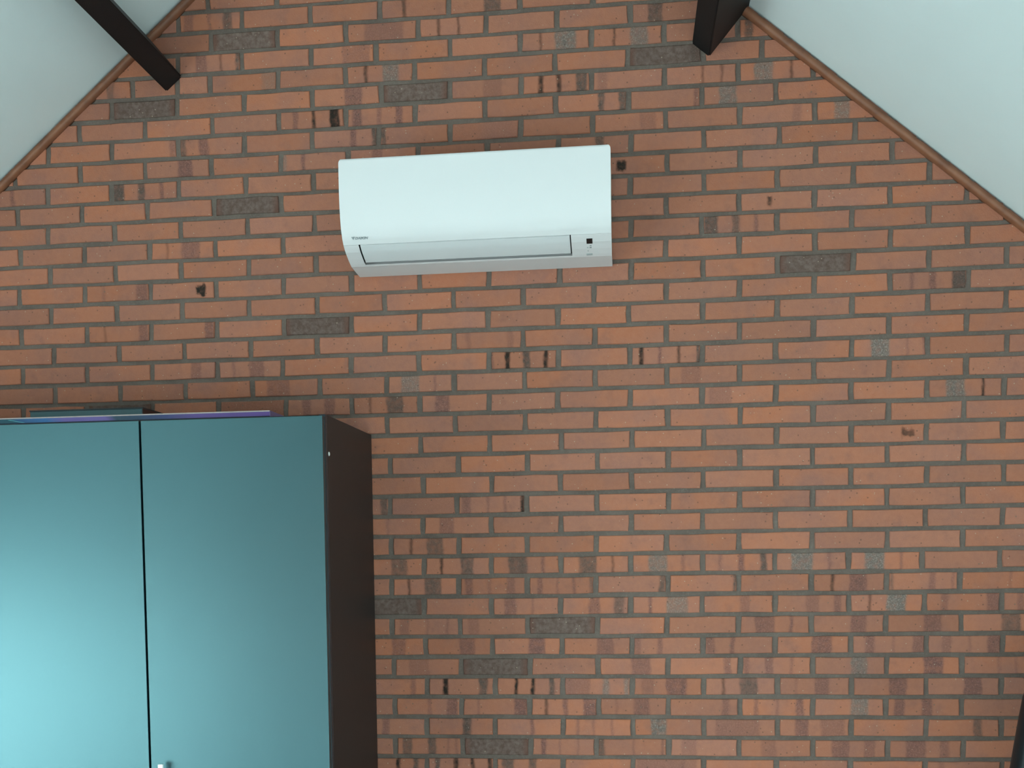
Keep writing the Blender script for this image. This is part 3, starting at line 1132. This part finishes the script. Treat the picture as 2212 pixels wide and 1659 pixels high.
TF, TT = -0.26, ZO - 1.1690
tb = empty('teal_box', (-1.98, -0.15, WTOP))
tag(tb, 'dark teal box at the back of the wardrobe top, behind the purple carton', 'box')
bpart(box('box_body', -2.162, -1.803, TF, -0.03, WTOP, TT - .004, MAT_TEAL, bevel=.001, seg=1), tb)
bpart(box('box_lid', -2.164, -1.8005, TF - .001, -0.029, TT - .004, TT, MAT_TEAL_D), tb)
bpart(box('box_end', -1.8032, -1.8005, TF + .0005, -0.031, WTOP + .001, TT - .004, MAT_MAROON), tb)

# ------------------------------------------------------------------ black chair at the right edge
CY = -0.60
ch = empty('high_back_chair', (0.93, -0.85, 0.0))
tag(ch, 'black padded high-back chair cut off by the right edge of the picture', 'chair')


def cpart(o, par=None):
    parent_keep(o, par or ch)
    return o


def pad(name, outline, y0, y1, mat, puff=0.02):
    """cushion with an x-z outline, thickness y0..y1, rounded rim"""
    n = len(outline)
    cx = sum(p[0] for p in outline) / n
    cz = sum(p[1] for p in outline) / n
    bm = bmesh.new()
    rings = []
    ym = (y0 + y1) / 2
    hh = (y1 - y0) / 2
    m = 9
    for i in range(m):
        a = -math.pi / 2 + math.pi * i / (m - 1)
        ins = (1 - math.cos(a)) * puff
        y = ym + hh * math.sin(a)
        rg = []
        for j, (x, z) in enumerate(outline):
            px, pz = outline[j - 1]
            qx, qz = outline[(j + 1) % n]
            nx, nz = -(qz - pz), qx - px
            l = math.hypot(nx, nz) or 1
            nx, nz = nx / l, nz / l
            if nx * (cx - x) + nz * (cz - z) < 0:
                nx, nz = -nx, -nz
            rg.append(bm.verts.new((x + nx * ins, y, z + nz * ins)))
        rings.append(rg)
    for a, b in zip(rings, rings[1:]):
        for j in range(n):
            bm.faces.new((a[j], a[(j + 1) % n], b[(j + 1) % n], b[j]))
    for rg, yy in ((rings[0], y0), (rings[-1], y1)):
        c = bm.verts.new((cx, yy, cz))
        for j in range(n):
            bm.faces.new((rg[j], rg[(j + 1) % n], c))
    return cpart(bm_obj(name, bm, mat, smooth=True))


left = [(0.640, 0.56), (0.618, 0.75), (0.613, 0.95), (0.628, 1.045), (0.6385, 1.115), (0.6485, 1.179), (0.6595, 1.243), (0.682, 1.30), (0.720, 1.345), (0.775, 1.368), (0.85, 1.378)]
ccx = 0.930
outline = left + [(2 * ccx - x, z) for x, z in reversed(left)]
pad('backrest', outline, CY - .05, CY + .05, MAT_CHAIR, 0.03)
seat = [(0.66, 0.43), (0.66, 0.52), (0.70, 0.535), (1.16, 0.535), (1.20, 0.52), (1.20, 0.43)]
pad('seat', seat, CY - .56, CY - .02, MAT_CHAIR, 0.02)
for sx in (-1, 1):
    bm = bmesh.new()
    xx = ccx + sx * .30
    add_box(bm, xx - .025, xx + .025, CY - .42, CY - .08, 0.68, 0.715, .01)
    add_box(bm, xx - .018, xx + .018, CY - .28, CY - .22, 0.46, 0.69, .004)
    cpart(bm_obj('armrest', bm, MAT_CHAIR))
bm = bmesh.new()
bmesh.ops.create_cone(bm, cap_ends=True, segments=16, radius1=.03, radius2=.025, depth=.34, matrix=Matrix.Translation((ccx, CY - .28, .27)))
cpart(bm_obj('gas_column', bm, MAT_CHROME))
for i in range(5):
    a = i * 2 * math.pi / 5 + .3
    bm = bmesh.new()
    d = Vector((math.cos(a), math.sin(a), 0))
    s = Vector((-d.y, d.x, 0))
    c0 = Vector((ccx, CY - .28, 0))
    vs = []
    for r, wdt, zb, zt in ((.02, .03, .09, .14), (.27, .018, .06, .085)):
        vs.append([bm.verts.new(c0 + d * r + s * q * wdt + Vector((0, 0, z))) for q, z in ((-1, zb), (1, zb), (1, zt), (-1, zt))])
    for j in range(4):
        bm.faces.new((vs[0][j], vs[0][(j + 1) % 4], vs[1][(j + 1) % 4], vs[1][j]))
    bm.faces.new(vs[0])
    bm.faces.new(vs[1])
    leg = cpart(bm_obj('leg', bm, MAT_CHROME))
    bm = bmesh.new()
    bmesh.ops.create_cone(bm, cap_ends=True, segments=14, radius1=.028, radius2=.028, depth=.04,
                          matrix=Matrix.Translation(c0 + d * .255 + Vector((0, 0, .0285))) @ Matrix.Rotation(a, 4, 'Z') @ Matrix.Rotation(math.pi / 2, 4, 'X'))
    cpart(bm_obj('caster', bm, MAT_CHROME), leg)
